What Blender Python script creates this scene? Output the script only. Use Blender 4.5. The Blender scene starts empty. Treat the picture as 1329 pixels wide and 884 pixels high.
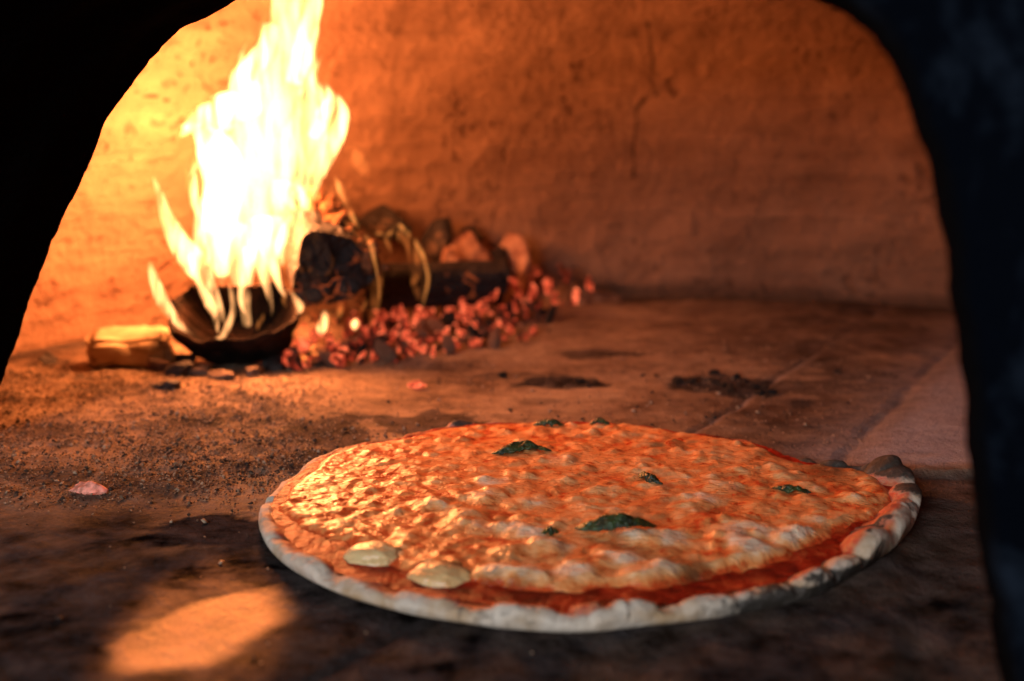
import bpy, math, random
import numpy as np
from mathutils import Vector, Matrix, Euler, noise as mnoise

random.seed(7)
RNG = np.random.default_rng(11)
sc = bpy.context.scene
COL = sc.collection

# ------------------------------------------------------------------ camera model
CAMH, F = 0.195, 1600.0
CP, SP = math.cos(math.radians(10)), math.sin(math.radians(10))
def ray(x, y):
    dx = (x - 664.5) / F; dy = (442 - y) / F
    return Vector((dx, CP + dy * SP, -SP + dy * CP))
def G(x, y, z=0.0):
    d = ray(x, y); t = (z - CAMH) / d.z
    return Vector((d.x * t, d.y * t, z))
def P(x, y, depth):
    d = ray(x, y)
    return Vector((d.x * depth, d.y * depth, CAMH + d.z * depth))
def topx(X, Y, Z=0.0):
    f = Y * CP - (Z - CAMH) * SP
    f = np.maximum(f, 0.02)
    upc = Y * SP + (Z - CAMH) * CP
    return 664.5 + F * X / f, 442 - F * upc / f

# ------------------------------------------------------------------ numpy noise
def _h(ix, iy, s):
    n = (ix * 374761393 + iy * 668265263 + s * 1442695041) & 0xffffffff
    n = ((n ^ (n >> 13)) * 1274126177) & 0xffffffff
    return ((n ^ (n >> 16)) & 0xffff) / 65535.0
def vn(x, y, s=0):
    ix = np.floor(x).astype(np.int64); iy = np.floor(y).astype(np.int64)
    fx = x - ix; fy = y - iy
    fx = fx * fx * fx * (fx * (fx * 6 - 15) + 10); fy = fy * fy * fy * (fy * (fy * 6 - 15) + 10)
    a = _h(ix, iy, s); b = _h(ix + 1, iy, s); c = _h(ix, iy + 1, s); d = _h(ix + 1, iy + 1, s)
    return ((a * (1 - fx) + b * fx) * (1 - fy) + (c * (1 - fx) + d * fx) * fy) * 2 - 1
def fbm(x, y, s=0, o=4, g=0.5):
    r = 0; a = 1.0; t = 0
    for k in range(o):
        c_, s_ = math.cos(k * 1.1), math.sin(k * 1.1)
        r = r + a * vn((x * c_ - y * s_) * 2 ** k + 17.3 * k, (x * s_ + y * c_) * 2 ** k + 5.1 * k, s + k)
        t += a; a *= g
    return r / t
def sm(a, b, x):
    t = np.clip((x - a) / (b - a), 0, 1); return t * t * (3 - 2 * t)

# ------------------------------------------------------------------ mesh helpers
def new_obj(name, me, mat=None, parent=None, smooth=True):
    o = bpy.data.objects.new(name, me); COL.objects.link(o)
    if mat: me.materials.append(mat)
    if parent: o.parent = parent
    if smooth: me.polygons.foreach_set('use_smooth', [True] * len(me.polygons))
    return o
def mesh_np(name, V, Fa):
    V = np.asarray(V, dtype=np.float32); Fa = np.asarray(Fa, dtype=np.int32)
    me = bpy.data.meshes.new(name)
    n, k = Fa.shape
    me.vertices.add(len(V)); me.vertices.foreach_set('co', V.ravel())
    me.loops.add(n * k); me.loops.foreach_set('vertex_index', Fa.ravel())
    me.polygons.add(n); me.polygons.foreach_set('loop_start', np.arange(0, n * k, k, dtype=np.int32))
    me.polygons.foreach_set('loop_total', np.full(n, k, dtype=np.int32))
    me.update(calc_edges=True); me.validate()
    return me
def attr(me, name, vals):
    a = me.attributes.new(name, 'FLOAT', 'POINT')
    a.data.foreach_set('value', np.asarray(vals, dtype=np.float32).ravel())
def grid_faces(nx, ny, wrap=False):
    i = np.arange(nx - 1)[None, :]; j = np.arange(ny - 1 if not wrap else ny)[:, None]
    a = j * nx + i; j2 = (j + 1) % ny
    b = j2 * nx + i
    return np.stack([a, a + 1, b + 1, b], -1).reshape(-1, 4)
def compact(V, Fa, atts):
    used = np.unique(Fa); m = -np.ones(len(V), int); m[used] = np.arange(len(used))
    return V[used], m[Fa], {k: v[used] for k, v in atts.items()}
def empty(name, loc, label=None, cat=None, group=None):
    o = bpy.data.objects.new(name, None); COL.objects.link(o); o.location = loc
    o.empty_display_size = .02
    tag(o, label, cat, group); return o
def tag(o, label=None, cat=None, group=None, kind=None):
    if label: o['label'] = label
    if cat: o['category'] = cat
    if group: o['group'] = group
    if kind: o['kind'] = kind
    return o
def localize(me, origin):
    me.transform(Matrix.Translation(-Vector(origin)))

# ------------------------------------------------------------------ material helper
class M:
    def __init__(s, name):
        s.m = bpy.data.materials.new(name); s.m.use_nodes = True
        s.t = s.m.node_tree; s.t.nodes.clear()
        s.out = s.n('ShaderNodeOutputMaterial')
    def n(s, typ, **kw):
        nd = s.t.nodes.new(typ)
        for k, v in kw.items():
            if k.startswith('i_'):
                key = k[2:].replace('_', ' ')
                nd.inputs[key].default_value = v
            else: setattr(nd, k, v)
        return nd
    def l(s, a, b): s.t.links.new(a, b)
    def inp(s, nd, key, v):
        if isinstance(v, bpy.types.NodeSocket): s.l(v, nd.inputs[key])
        else: nd.inputs[key].default_value = v
    def math(s, op, a, b=0.0, clamp=False):
        nd = s.n('ShaderNodeMath', operation=op, use_clamp=clamp)
        s.inp(nd, 0, a); s.inp(nd, 1, b); return nd.outputs[0]
    def noise(s, vec, scale, detail=4, rough=.55, dist=0):
        nd = s.n('ShaderNodeTexNoise'); s.l(vec, nd.inputs['Vector'])
        nd.inputs['Scale'].default_value = scale; nd.inputs['Detail'].default_value = detail
        nd.inputs['Roughness'].default_value = rough; nd.inputs['Distortion'].default_value = dist
        return nd.outputs['Fac']
    def vor(s, vec, scale, feature='F1', rnd=1):
        nd = s.n('ShaderNodeTexVoronoi', feature=feature); s.l(vec, nd.inputs['Vector'])
        nd.inputs['Scale'].default_value = scale; nd.inputs['Randomness'].default_value = rnd
        return nd.outputs['Distance']
    def ramp(s, fac, stops):
        nd = s.n('ShaderNodeValToRGB'); e = nd.color_ramp.elements
        e[0].position, e[0].color = stops[0][0], (*stops[0][1], 1)
        e[1].position, e[1].color = stops[1][0], (*stops[1][1], 1)
        for p, c in stops[2:]:
            k = e.new(p); k.color = (*c, 1)
        s.l(fac, nd.inputs[0]); return nd.outputs[0]
    def rng(s, v, a, b, c=0.0, d=1.0):
        nd = s.n('ShaderNodeMapRange'); s.inp(nd, 0, v)
        for k, x in zip((1, 2, 3, 4), (a, b, c, d)): nd.inputs[k].default_value = x
        return nd.outputs[0]
    def mix(s, f, a, b):
        nd = s.n('ShaderNodeMix', data_type='RGBA')
        s.inp(nd, 0, f)
        for k, v in ((6, a), (7, b)):
            if isinstance(v, tuple): v = (*v, 1)
            s.inp(nd, k, v)
        return nd.outputs[2]
    def attr(s, name): return s.n('ShaderNodeAttribute', attribute_name=name).outputs['Fac']
    def coord(s, k='Object'): return s.n('ShaderNodeTexCoord').outputs[k]
    def bump(s, h, dist, strength=1.0, normal=None):
        nd = s.n('ShaderNodeBump'); s.l(h, nd.inputs['Height'])
        nd.inputs['Distance'].default_value = dist; nd.inputs['Strength'].default_value = strength
        if normal: s.l(normal, nd.inputs['Normal'])
        return nd.outputs[0]
    def bsdf(s, color, rough=.7, normal=None, spec=.5, **kw):
        nd = s.n('ShaderNodeBsdfPrincipled')
        if isinstance(color, tuple): color = (*color, 1)
        s.inp(nd, 'Base Color', color); s.inp(nd, 'Roughness', rough)
        s.inp(nd, 'Specular IOR Level', spec)
        if normal: s.l(normal, nd.inputs['Normal'])
        for k, v in kw.items():
            s.inp(nd, k.replace('_', ' '), v)
        s.l(nd.outputs[0], s.out.inputs['Surface']); return nd

# ---- plaster of the dome
def mat_dome():
    m = M('oven_plaster'); co = m.coord()
    n1 = m.noise(co, 5, 5, .6, .4); n2 = m.noise(co, 38, 5, .6); n3 = m.noise(co, 150, 4, .6)
    st = m.n('ShaderNodeMapping'); m.l(co, st.inputs[0]); st.inputs['Scale'].default_value = (2, 2, 26)
    n4 = m.noise(st.outputs[0], 1.6, 4, .55, .6)
    v = m.math('ADD', m.math('MULTIPLY', n1, .5), m.math('MULTIPLY', n4, .3))
    v = m.math('ADD', v, m.math('MULTIPLY', n2, .3))
    c = m.ramp(v, [(.36, (.135, .07, .042)), (.72, (.33, .19, .12)), (.53, (.225, .125, .078))])
    # dark pits and specks
    big = m.noise(co, 9, 3)
    pit = m.rng(m.noise(co, 85, 2, .5), .575, .68)
    pit = m.math('MULTIPLY', pit, m.rng(big, .47, .60))
    soot_shade = m.rng(m.noise(co, 15, 4, .65), .56, .78)
    soot_shade = m.math('MULTIPLY', soot_shade, m.rng(m.noise(co, 3.1, 2), .42, .62))
    c = m.mix(m.math('MULTIPLY', soot_shade, .65), c, (.06, .03, .02))
    c = m.mix(m.math('MULTIPLY', pit, .42), c, (.05, .02, .012))
    cr = m.attr('crack')
    c = m.mix(m.rng(cr, .15, .6, 0, .85), c, (.025, .012, .008))
    c = m.mix(m.rng(m.attr('low_dark'), .0, 1, 0, .9), c, (.05, .028, .018))
    h = m.math('ADD', m.math('MULTIPLY', n2, .9), m.math('MULTIPLY', n3, .7))
    h = m.math('SUBTRACT', h, m.math('MULTIPLY', pit, .5))
    h = m.math('ADD', h, m.math('MULTIPLY', n4, 1.6))
    m.bsdf(c, .85, m.bump(h, .0055, .9), .15)
    return m.m

# ---- hearth floor
def mat_floor():
    m = M('hearth_stone'); co = m.coord()
    n1 = m.noise(co, 9, 5, .6, .3); n2 = m.noise(co, 60, 5, .65); n3 = m.noise(co, 320, 4, .7)
    v = m.math('ADD', m.math('MULTIPLY', n1, .55), m.math('MULTIPLY', n2, .45))
    c = m.ramp(v, [(.38, (.10, .058, .038)), (.64, (.42, .29, .195)), (.5, (.25, .16, .105))])
    c = m.mix(m.attr('pale'), c, m.mix(n2, (.30, .28, .31), (.62, .59, .64)))
    sp = m.math('MULTIPLY', m.rng(n3, .58, .70), .5)
    c = m.mix(sp, c, (.06, .04, .03))
    s = m.attr('soot_shade')
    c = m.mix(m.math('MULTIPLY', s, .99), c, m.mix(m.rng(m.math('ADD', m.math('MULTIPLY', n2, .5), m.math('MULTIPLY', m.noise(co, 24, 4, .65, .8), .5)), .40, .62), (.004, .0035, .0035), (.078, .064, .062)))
    h = m.math('ADD', m.math('MULTIPLY', n2, .6), m.math('MULTIPLY', n3, .6))
    rg = m.math('ADD', m.rng(n2, .3, .7, .66, .88), 0.0)
    m.bsdf(c, rg, m.bump(h, .0040, .9), m.math('MULTIPLY', m.math('SUBTRACT', 1.0, s), .12))
    return m.m

def mat_simple(name, c1, c2, scale=60, rough=.8, bump=.002, spec=.3, scale2=None, **kw):
    m = M(name); co = m.coord()
    n = m.noise(co, scale, 5, .6, .3); n2 = m.noise(co, scale2 or scale * 5, 4, .6)
    c = m.mix(m.rng(n, .35, .65), c1, c2)
    h = m.math('ADD', n, m.math('MULTIPLY', n2, .4))
    m.bsdf(c, rough, m.bump(h, bump), spec, **kw)
    return m.m

# charred wood: alligator cracks, ash on the crests, glow deep in a few cracks
def mat_char(name, ash=.5, ashcol=(.42, .26, .16), glow=0.0, base=(.012, .009, .008)):
    m = M(name); co = m.coord()
    w = m.n('ShaderNodeMapping'); m.l(co, w.inputs[0]); w.inputs['Scale'].default_value = (1, 1, .45)
    d = m.noise(w.outputs[0], 30, 3); dv = m.n('ShaderNodeVectorMath', operation='SCALE')
    vv = m.n('ShaderNodeCombineXYZ'); m.l(d, vv.inputs[0]); m.l(d, vv.inputs[1]); m.l(vv.outputs[0], dv.inputs[0]); dv.inputs['Scale'].default_value = .03
    ad = m.n('ShaderNodeVectorMath', operation='ADD'); m.l(w.outputs[0], ad.inputs[0]); m.l(dv.outputs[0], ad.inputs[1])
    e = m.vor(ad.outputs[0], 75, 'DISTANCE_TO_EDGE'); cell = m.rng(e, 0, .22)
    n = m.noise(co, 55, 5, .65); big = m.noise(co, 14, 3)
    am = m.math('MULTIPLY', m.rng(big, .62 - ash * .3, .72 - ash * .2), m.rng(n, .35, .62))
    am = m.math('MULTIPLY', am, m.attr('ash') if ash < 0 else 1.0)
    c = m.mix(n, base, tuple(x * 3 for x in base))
    c = m.mix(m.math('MULTIPLY', am, cell), c, ashcol)
    h = m.math('ADD', m.math('MULTIPLY', cell, .5), m.math('MULTIPLY', n, .8))
    kw = {}
    b = m.bsdf(c, .75, m.bump(h, .004), .35)
    if glow:
        g = m.math('MULTIPLY', m.math('SUBTRACT', 1.0, m.rng(e, 0, .07)), m.rng(m.noise(co, 22, 2), .55, .72))
        m.l(m.math('MULTIPLY', g, glow), b.inputs['Emission Strength'])
        b.inputs['Emission Color'].default_value = (1, .16, .03, 1)
    return m.m

def mat_ember():
    m = M('ember_glow'); co = m.coord()
    rnd = m.n('ShaderNodeObjectInfo').outputs['Random']
    n = m.noise(co, 1.4, 4, .65, .5); n2 = m.noise(co, 4, 3)
    hot = m.math('ADD', m.math('MULTIPLY', rnd, .75), m.math('MULTIPLY', m.math('SUBTRACT', n, .5), 2.8))
    c = m.mix(m.rng(n2, .35, .65), (.02, .012, .010), (.30, .16, .11))
    b = m.bsdf(c, .85, m.bump(m.math('ADD', n, n2), .1), .1)
    m.l(m.rng(hot, .18, .95, 0, 1.6), b.inputs['Emission Strength'])
    m.l(m.mix(m.rng(hot, .3, 1.0), (.80, .040, .012), (1, .19, .075)), b.inputs['Emission Color'])
    return m.m

def mat_flame(name, col, dens, nz=.0):
    m = M(name)
    em = m.n('ShaderNodeEmission'); em.inputs['Color'].default_value = (*col, 1)
    em.inputs['Strength'].default_value = dens
    if nz:
        co = m.coord(); mp = m.n('ShaderNodeMapping'); m.l(co, mp.inputs[0])
        mp.inputs['Scale'].default_value = (1, 1, .20)
        n = m.noise(mp.outputs[0], 120, 2, .5, .9)
        m.l(m.math('MULTIPLY', m.rng(n, .40, .60, 1 - nz, 1 + nz * .8), dens), em.inputs['Strength'])
    m.l(em.outputs[0], m.out.inputs['Volume'])
    return m.m

def mat_cheese():
    m = M('melted_cheese'); co = m.coord()
    n1 = m.noise(co, 45, 4, .6, .4); n2 = m.noise(co, 170, 4, .6); n3 = m.noise(co, 520, 3, .6)
    cream = m.attr('cream'); f = m.math('ADD', cream, m.math('MULTIPLY', m.math('SUBTRACT', n2, .5), 1.3))
    c = m.ramp(f, [(.0, (.66, .09, .02)), (1.0, (.92, .70, .48)), (.2, (.86, .29, .08)), (.55, (.94, .47, .19))])
    c = m.mix(m.rng(n1, .58, .75, 0, .6), c, (.60, .07, .015))
    c = m.mix(m.math('MULTIPLY', m.attr('toast'), m.rng(n2, .3, .6, .5, 1)), c, (.075, .022, .01))
    st = m.n('ShaderNodeMapping'); m.l(co, st.inputs[0]); st.inputs['Scale'].default_value = (1, 1.9, 1)
    wr = m.noise(st.outputs[0], 190, 3, .5, 1.0)
    h = m.math('ADD', m.math('MULTIPLY', wr, 1.0), m.math('MULTIPLY', n3, .25))
    m.bsdf(c, m.rng(n2, .3, .7, .24, .42), m.bump(h, .0014, .8), .38)
    return m.m
def mat_sauce():
    m = M('tomato_sauce'); co = m.coord()
    n1 = m.noise(co, 90, 4, .6, .4); n2 = m.noise(co, 420, 4, .6)
    c = m.ramp(n1, [(.35, (.20, .007, .003)), (.70, (.66, .12, .03)), (.52, (.44, .024, .006))])
    c = m.mix(m.math('MULTIPLY', m.attr('toast'), .8), c, (.04, .012, .006))
    m.bsdf(c, .5, m.bump(m.math('ADD', n1, m.math('MULTIPLY', n2, .5)), .0022), .16)
    return m.m
def mat_crust():
    m = M('baked_dough'); co = m.coord()
    n1 = m.noise(co, 50, 4, .6, .3); n2 = m.noise(co, 240, 5, .65)
    c = m.mix(m.rng(n1, .4, .68), (.70, .58, .45), (.50, .32, .17))
    c = m.mix(m.rng(n2, .56, .72, 0, .35), c, (.36, .22, .12))
    ch = m.math('ADD', m.attr('burn_dark'), m.math('MULTIPLY', m.math('SUBTRACT', n2, .5), .9))
    chf = m.math('MULTIPLY', m.rng(ch, .35, .7), m.rng(m.attr('burn_dark'), .02, .2))
    c = m.mix(m.math('MULTIPLY', chf, .93), c, m.mix(m.rng(n2, .5, .66), (.010, .008, .007), (.06, .05, .045)))
    c = m.mix(m.math('MULTIPLY', m.attr('greased'), m.math('SUBTRACT', 1.0, chf)), c, m.mix(m.rng(n2, .4, .6), (.50, .05, .012), (.55, .17, .05)))
    m.bsdf(c, .72, m.bump(n2, .0016, .8), .35)
    return m.m
def mat_leaf():
    m = M('baked_basil'); co = m.coord()
    n = m.noise(co, 160, 4, .6); n2 = m.noise(co, 500, 3)
    c = m.mix(m.rng(n, .4, .64), (.018, .030, .014), (.055, .095, .025))
    c = m.mix(m.rng(n, .60, .72), c, (.10, .09, .02))
    m.bsdf(c, .35, m.bump(m.math('ADD', n, n2), .0016), .5)
    return m.m

MD, MF = mat_dome(), mat_floor()

# ------------------------------------------------------------------ geometry of the oven
A = math.radians(27.5)
U = Vector((math.cos(A), -math.sin(A), 0)); N = Vector((math.sin(A), math.cos(A), 0))   # N points into the oven
PB = Vector((-.354, .77, 0)); PFp = Vector((.152, .349, 0))
DEP = (PB - PFp).dot(N)                     # thickness of the mouth wall
CX, CY, R, HT = .15, .75, .645, .50

# floor -----------------------------------------------------------------
def blob(px, py, cx, cy, rx, ry):
    return np.exp(-(((px - cx) / rx) ** 2 + ((py - cy) / ry) ** 2))
def build_floor():
    step = .0027
    xs = np.arange(-.95, 1.0, step); ys = np.arange(-.35, 1.62, step)
    # coarser far outside
    X, Y = np.meshgrid(xs, ys)
    Z = fbm(X * 9, Y * 9, 3, 4) * .0014 + fbm(X * 60, Y * 60, 9, 3) * .0005
    px, py = topx(X, Y)
    vis = (py > 340) & (py < 1100) & (Y > .2)
    # joints between the slabs
    e = Vector((.463, .886)); f = Vector((.886, -.463))
    wob = fbm(X * 25, Y * 25, 21, 3) * .0035
    s_ = X * f.x + Y * f.y + wob; t_ = X * e.x + Y * e.y + fbm(X * 25, Y * 25, 22, 3) * .0035
    s0 = .389 * f.x + 1.076 * f.y; s1 = .205 * f.x + .937 * f.y
    sp = s0 - s1
    joint = np.zeros_like(X)
    brk = sm(-.35, .15, fbm(X * 14, Y * 14, 31, 3))
    for k in range(-8, 6):
        c0 = s1 + k * sp
        d = np.abs(s_ - c0); w = .0045 if k == 1 else .0032
        amp = .85 if k in (0, 1) else .18
        joint = np.maximum(joint, np.exp(-(d / w) ** 2) * amp * (.45 + .55 * brk))
    for k in range(-6, 8):
        c0 = (.28 * e.x + .96 * e.y) + k * .30 + 0.0
        joint = np.maximum(joint, np.exp(-((t_ - c0) / .003) ** 2) * .22 * brk)
    edge = s_ - s0                                   # right-most slab stands a little proud
    Z -= joint * .0022
    Z += sm(0, .02, edge) * .002
    n0 = fbm(X * 22, Y * 22, 41, 5, .6); n1 = fbm(X * 70, Y * 70, 42, 4, .6); n2 = fbm(X * 9, Y * 9, 43, 4)
    soot_shade = np.zeros_like(X)  # real sooty stains plus shade and firelight falloff painted into the colour
    def add(cx, cy, rx, ry, st, rag=1.1):
        nonlocal soot_shade
        b = blob(px, py, cx, cy, rx, ry) + (n0 * .5 + n1 * .35) * rag * .55
        soot_shade = np.maximum(soot_shade, sm(.42, .62, b) * st * (blob(px, py, cx, cy, rx * 2, ry * 2) > .15))
    add(735, 496, 80, 11, 1); add(780, 458, 60, 8, .75); add(650, 486, 60, 6, .5); add(700, 520, 40, 7, .4)
    add(930, 497, 100, 15, .9); add(960, 505, 50, 12, .9); add(1042, 522, 26, 9, .8); add(1085, 480, 22, 7, .6)
    add(440, 560, 70, 36, .82, 1.8); add(540, 552, 100, 18, .8, 1.8); add(400, 600, 50, 28, .9)
    add(285, 690, 140, 34, 1); add(230, 730, 160, 20, .6); add(1010, 500, 60, 10, .7)
    add(60, 560, 60, 14, .6); add(130, 505, 60, 10, .7); add(200, 630, 90, 18, .7); add(60, 620, 70, 16, .7)
    add(1000, 560, 60, 10, .35); add(60, 470, 40, 10, .6); add(330, 520, 60, 8, .35)
    # worn, sooty mouth slab: shade away from the fire painted darker
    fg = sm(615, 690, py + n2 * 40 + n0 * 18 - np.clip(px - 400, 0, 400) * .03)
    soot_shade = np.maximum(soot_shade, fg * np.clip(.84 + n0 * .30 + n1 * .22 + n2 * .2, .5, 1.0))
    streak = fbm((X * .89 - Y * .46) * 10, (X * .46 + Y * .89) * 90, 77, 3)
    soot_shade = np.maximum(soot_shade, sm(640, 720, py) * sm(.15, .5, streak) * .7)
    soot_shade = np.maximum(soot_shade, sm(780, 1100, px) * sm(640, 520, py) * np.clip(.52 + n0 * .5 + n1 * .3, .1, .9))  # back right floor painted darker as the firelight falls off
    # darker ring where the dome meets the hearth
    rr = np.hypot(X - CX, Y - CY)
    soot_shade = np.maximum(soot_shade, sm(R - .055, R - .012, rr + n0 * .02) * .75)
    soot_shade = np.maximum(soot_shade, joint * np.clip(.5 + n0 * .6, 0, .8) * (edge < .008))
    grain = grit_mask(px, py, X, Y)
    soot_shade = np.maximum(soot_shade, grain * np.clip(.34 + n1 * 1.7 + n0 * .7, 0, .97))
    # painted pool of firelight on the mouth slab, dark surround painted too
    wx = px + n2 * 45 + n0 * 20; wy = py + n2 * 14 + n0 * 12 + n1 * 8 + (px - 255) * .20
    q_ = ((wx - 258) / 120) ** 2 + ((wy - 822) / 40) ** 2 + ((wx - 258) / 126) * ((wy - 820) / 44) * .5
    soot_shade = np.maximum(soot_shade, sm(14, 9, q_) * sm(650, 690, py) * np.clip(.97 + n1 * .1, 0, 1)); lit_patch = sm(-.3, .45, 1.0 - q_ + n1 * .3)
    soot_shade *= 1 - lit_patch * .88
    Z += grain * (n1 * .0036 + n0 * .0042 + .0016)
    pale = sm(-.01, .03, edge + n1 * .012) * sm(612, 600, py + n1 * 5) * (.75 + .25 * n0)
    pale = np.maximum(pale, joint * .5 * ((s_ > s1) & (s_ < s1 + .012)) * brk * (py < 600))
    pale = np.maximum(pale, sm(-.06, .03, edge + n0 * .03) * .5 * sm(612, 600, py))
    dark_slab = sm(612, 617, py + n1 * 2) * sm(1150, 1200, px)
    soot_shade = np.maximum(soot_shade * (1 - .8 * np.clip(pale, 0, 1)), dark_slab * .75); Z -= dark_slab * .004
    Z[~vis & (Y < .2)] *= .5
    V = np.stack([X, Y, Z - .0005], -1).reshape(-1, 3)
    me = mesh_np('floor', V, grid_faces(len(xs), len(ys)))
    attr(me, 'soot_shade', np.clip(soot_shade, 0, 1)); attr(me, 'pale', np.clip(pale, 0, 1))
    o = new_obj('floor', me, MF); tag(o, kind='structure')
def grit_mask(px, py, X, Y):
    n = fbm(X * 16, Y * 16, 61, 4, .6)
    g = sm(462, 510, py + n * 30) * sm(668, 628, py + n * 34 + np.clip(px - 300, 0, 999) * .05) * sm(490, 360, px + n * 60)
    return np.clip(g * (.65 + .7 * n), 0, 1)
build_floor()

# dome -------------------------------------------------------------------
oven = empty('oven', (CX, CY, 0), 'domed plaster pizza oven with dark arched mouth around the fire and pizza', 'oven')
def build_dome():
    nz = 210
    th = np.r_[np.linspace(0, 3.55, 1250, endpoint=False), np.linspace(3.55, 2 * np.pi, 170, endpoint=False)]; nt = len(th); q = np.linspace(0, 1, nz)
    T, Q = np.meshgrid(th, q, indexing='ij')
    ph = Q * np.pi / 2
    zz = HT * np.sin(ph) ** 1.0; rr = R * np.cos(ph) ** .62
    n = fbm(T * 5 + 3, Q * 8, 5, 5, .5); n2 = fbm(T * 30, Q * 48, 8, 3)
    nw = fbm(T * 2.2, Q * 34 + n * .8, 15, 3)
    rr = rr + (n * .010 + n2 * .0013 + nw * .0030) * sm(0, .03, np.cos(ph))
    X = CX + rr * np.cos(T); Y = CY + rr * np.sin(T); Z = zz - .006
    px, py = topx(X, Y, Z)
    V = np.stack([X, Y, Z], -1).reshape(-1, 3)
    Fa = grid_faces(nz, nt, wrap=True)[:, ::-1]
    dist = (V[:, 0] - PB.x) * N.x + (V[:, 1] - PB.y) * N.y
    Fa = Fa[(dist[Fa] > -.02).all(1)]
    def line(pts, w, amp=4):
        c = np.zeros_like(px)
        wobx = fbm(X * 60, Z * 60, 19, 4, .65) * amp; woby = fbm(X * 60 + 40, Z * 60, 20, 4, .65) * amp
        for (a, b) in zip(pts[:-1], pts[1:]):
            ax, ay = a; bx, by = b
            dx, dy = bx - ax, by - ay; L = dx * dx + dy * dy
            t = np.clip(((px - ax) * dx + (py - ay) * dy) / L, 0, 1)
            d = np.hypot(px + wobx - ax - t * dx, py + woby - ay - t * dy)
            c = np.maximum(c, np.exp(-(d / w) ** 2))
        return c * (Y > .9)
    crack = line([(842, 30), (848, 75), (846, 118), (826, 140), (824, 165), (822, 230)], 2.3) * np.clip(.9 + fbm(X * 40, Z * 40, 23, 3) * .9, .5, 1)
    crack = np.maximum(crack, line([(855, 120), (840, 130), (824, 140)], 1.8) * .8)
    crack = np.maximum(crack, line([(665, 160), (655, 200), (648, 240)], 2.0) * .5)
    crack = np.maximum(crack, line([(176, 119), (196, 124), (225, 132)], 2.0) * .8)
    crack = np.maximum(crack, line([(985, 150), (1040, 175), (1120, 170)], 1.8) * .35)
    low = sm(.03, .0, Z + n * .02) * sm(-.12, .1, X) * .9  # wall darker at its foot, lower right and in right-hand bands
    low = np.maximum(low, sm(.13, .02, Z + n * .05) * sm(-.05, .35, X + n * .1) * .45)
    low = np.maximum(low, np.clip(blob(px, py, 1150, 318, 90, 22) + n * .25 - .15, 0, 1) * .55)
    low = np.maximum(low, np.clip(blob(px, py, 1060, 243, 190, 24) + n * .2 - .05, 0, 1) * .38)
    V2, F2, at = compact(V, Fa, dict(crack=crack.ravel(), low_dark=low.ravel()))
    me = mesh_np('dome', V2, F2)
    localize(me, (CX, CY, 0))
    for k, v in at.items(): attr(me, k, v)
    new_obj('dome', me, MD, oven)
build_dome()

# arched mouth -----------------------------------------------------------
PROF = [(.020, -.02), (.028, 0), (.038, .024), (.051, .045), (.067, .075), (.087, .109), (.104, .136), (.130, .170), (.144, .194), (.165, .214),
        (.184, .231), (.201, .242), (.225, .252), (.249, .258), (.30, .264), (.36, .268), (.42, .268), (.48, .263), (.52, .254), (.552, .244),
        (.578, .231), (.590, .222), (.599, .208), (.608, .182), (.614, .162), (.618, .141), (.624, .104), (.629, .072), (.634, .045), (.640, .022), (.644, -.02)]
def build_mouth():
    pr = np.array(PROF); d = np.r_[0, np.cumsum(np.hypot(*np.diff(pr, axis=0).T))]
    ns = 260; tt = np.linspace(0, d[-1], ns)
    a = np.interp(tt, d, pr[:, 0]); z = np.interp(tt, d, pr[:, 1])
    for _ in range(3):
        a[1:-1] = (a[:-2] + 2 * a[1:-1] + a[2:]) / 4; z[1:-1] = (z[:-2] + 2 * z[1:-1] + z[2:]) / 4
    ta = np.gradient(a); tz = np.gradient(z); L = np.hypot(ta, tz); na, nz_ = -tz / L, ta / L       # outward normal
    # cross rows: (offset outward, depth from back plane towards the camera)
    rows = [(.35, -.001), (.09, -.001), (.03, -.001), (.008, 0), (.002, .002), (0, .006)] + [(-.001 + .002 * math.sin(k), .006 + (DEP - .014) * k / 16) for k in range(1, 16)] + \
           [(.000, DEP - .006), (.003, DEP - .002), (.008, DEP), (.03, DEP + .001), (.055, DEP + .002), (.058, DEP + .014), (.060, DEP + .018), (.09, DEP + .019), (.094, DEP + .004), (.16, DEP + .003), (.5, DEP + .003)]
    V = []; jb = []
    for i in range(ns):
        for (o, dp) in rows:
            rough = (mnoise.fractal(Vector((tt[i] * 45, dp * 45, o * 30)), 1.0, 2.0, 4) * .0016 + mnoise.noise(Vector((tt[i] * 260, dp * 200, 3))) * .0007)
            oo = o + rough * (1 if o < .2 else 0)
            aa = a[i] + na[i] * oo; zz = z[i] + nz_[i] * oo
            if o > .2:
                # spread to a big wall
                aa = a[i] + na[i] * oo * 1.4 ; zz = max(zz, -.02) if True else zz
            p = PB + U * aa - N * dp
            V.append((p.x, p.y, max(zz, -.03))); jb.append(1 if dp < DEP - .001 else 0)
    me = mesh_np('mouth_arch', V, grid_faces(len(rows), ns)); attr(me, 'jamb', jb)
    localize(me, (CX, CY, 0))
    m = M('blackened_iron'); co = m.coord()
    n = m.noise(co, 20, 5, .65); n2 = m.noise(co, 160, 4, .6)
    c = m.mix(m.rng(m.noise(co, 13, 5, .7, .6), .42, .66), (.0018, .0026, .0045), (.017, .024, .036))
    c = m.mix(m.attr('jamb'), c, (.004, .003, .0028))
    m.bsdf(c, .75, m.bump(m.math('ADD', n, m.math('MULTIPLY', n2, .4)), .003), 0.0)
    new_obj('mouth_arch', me, m.m, oven)
build_mouth()

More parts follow.
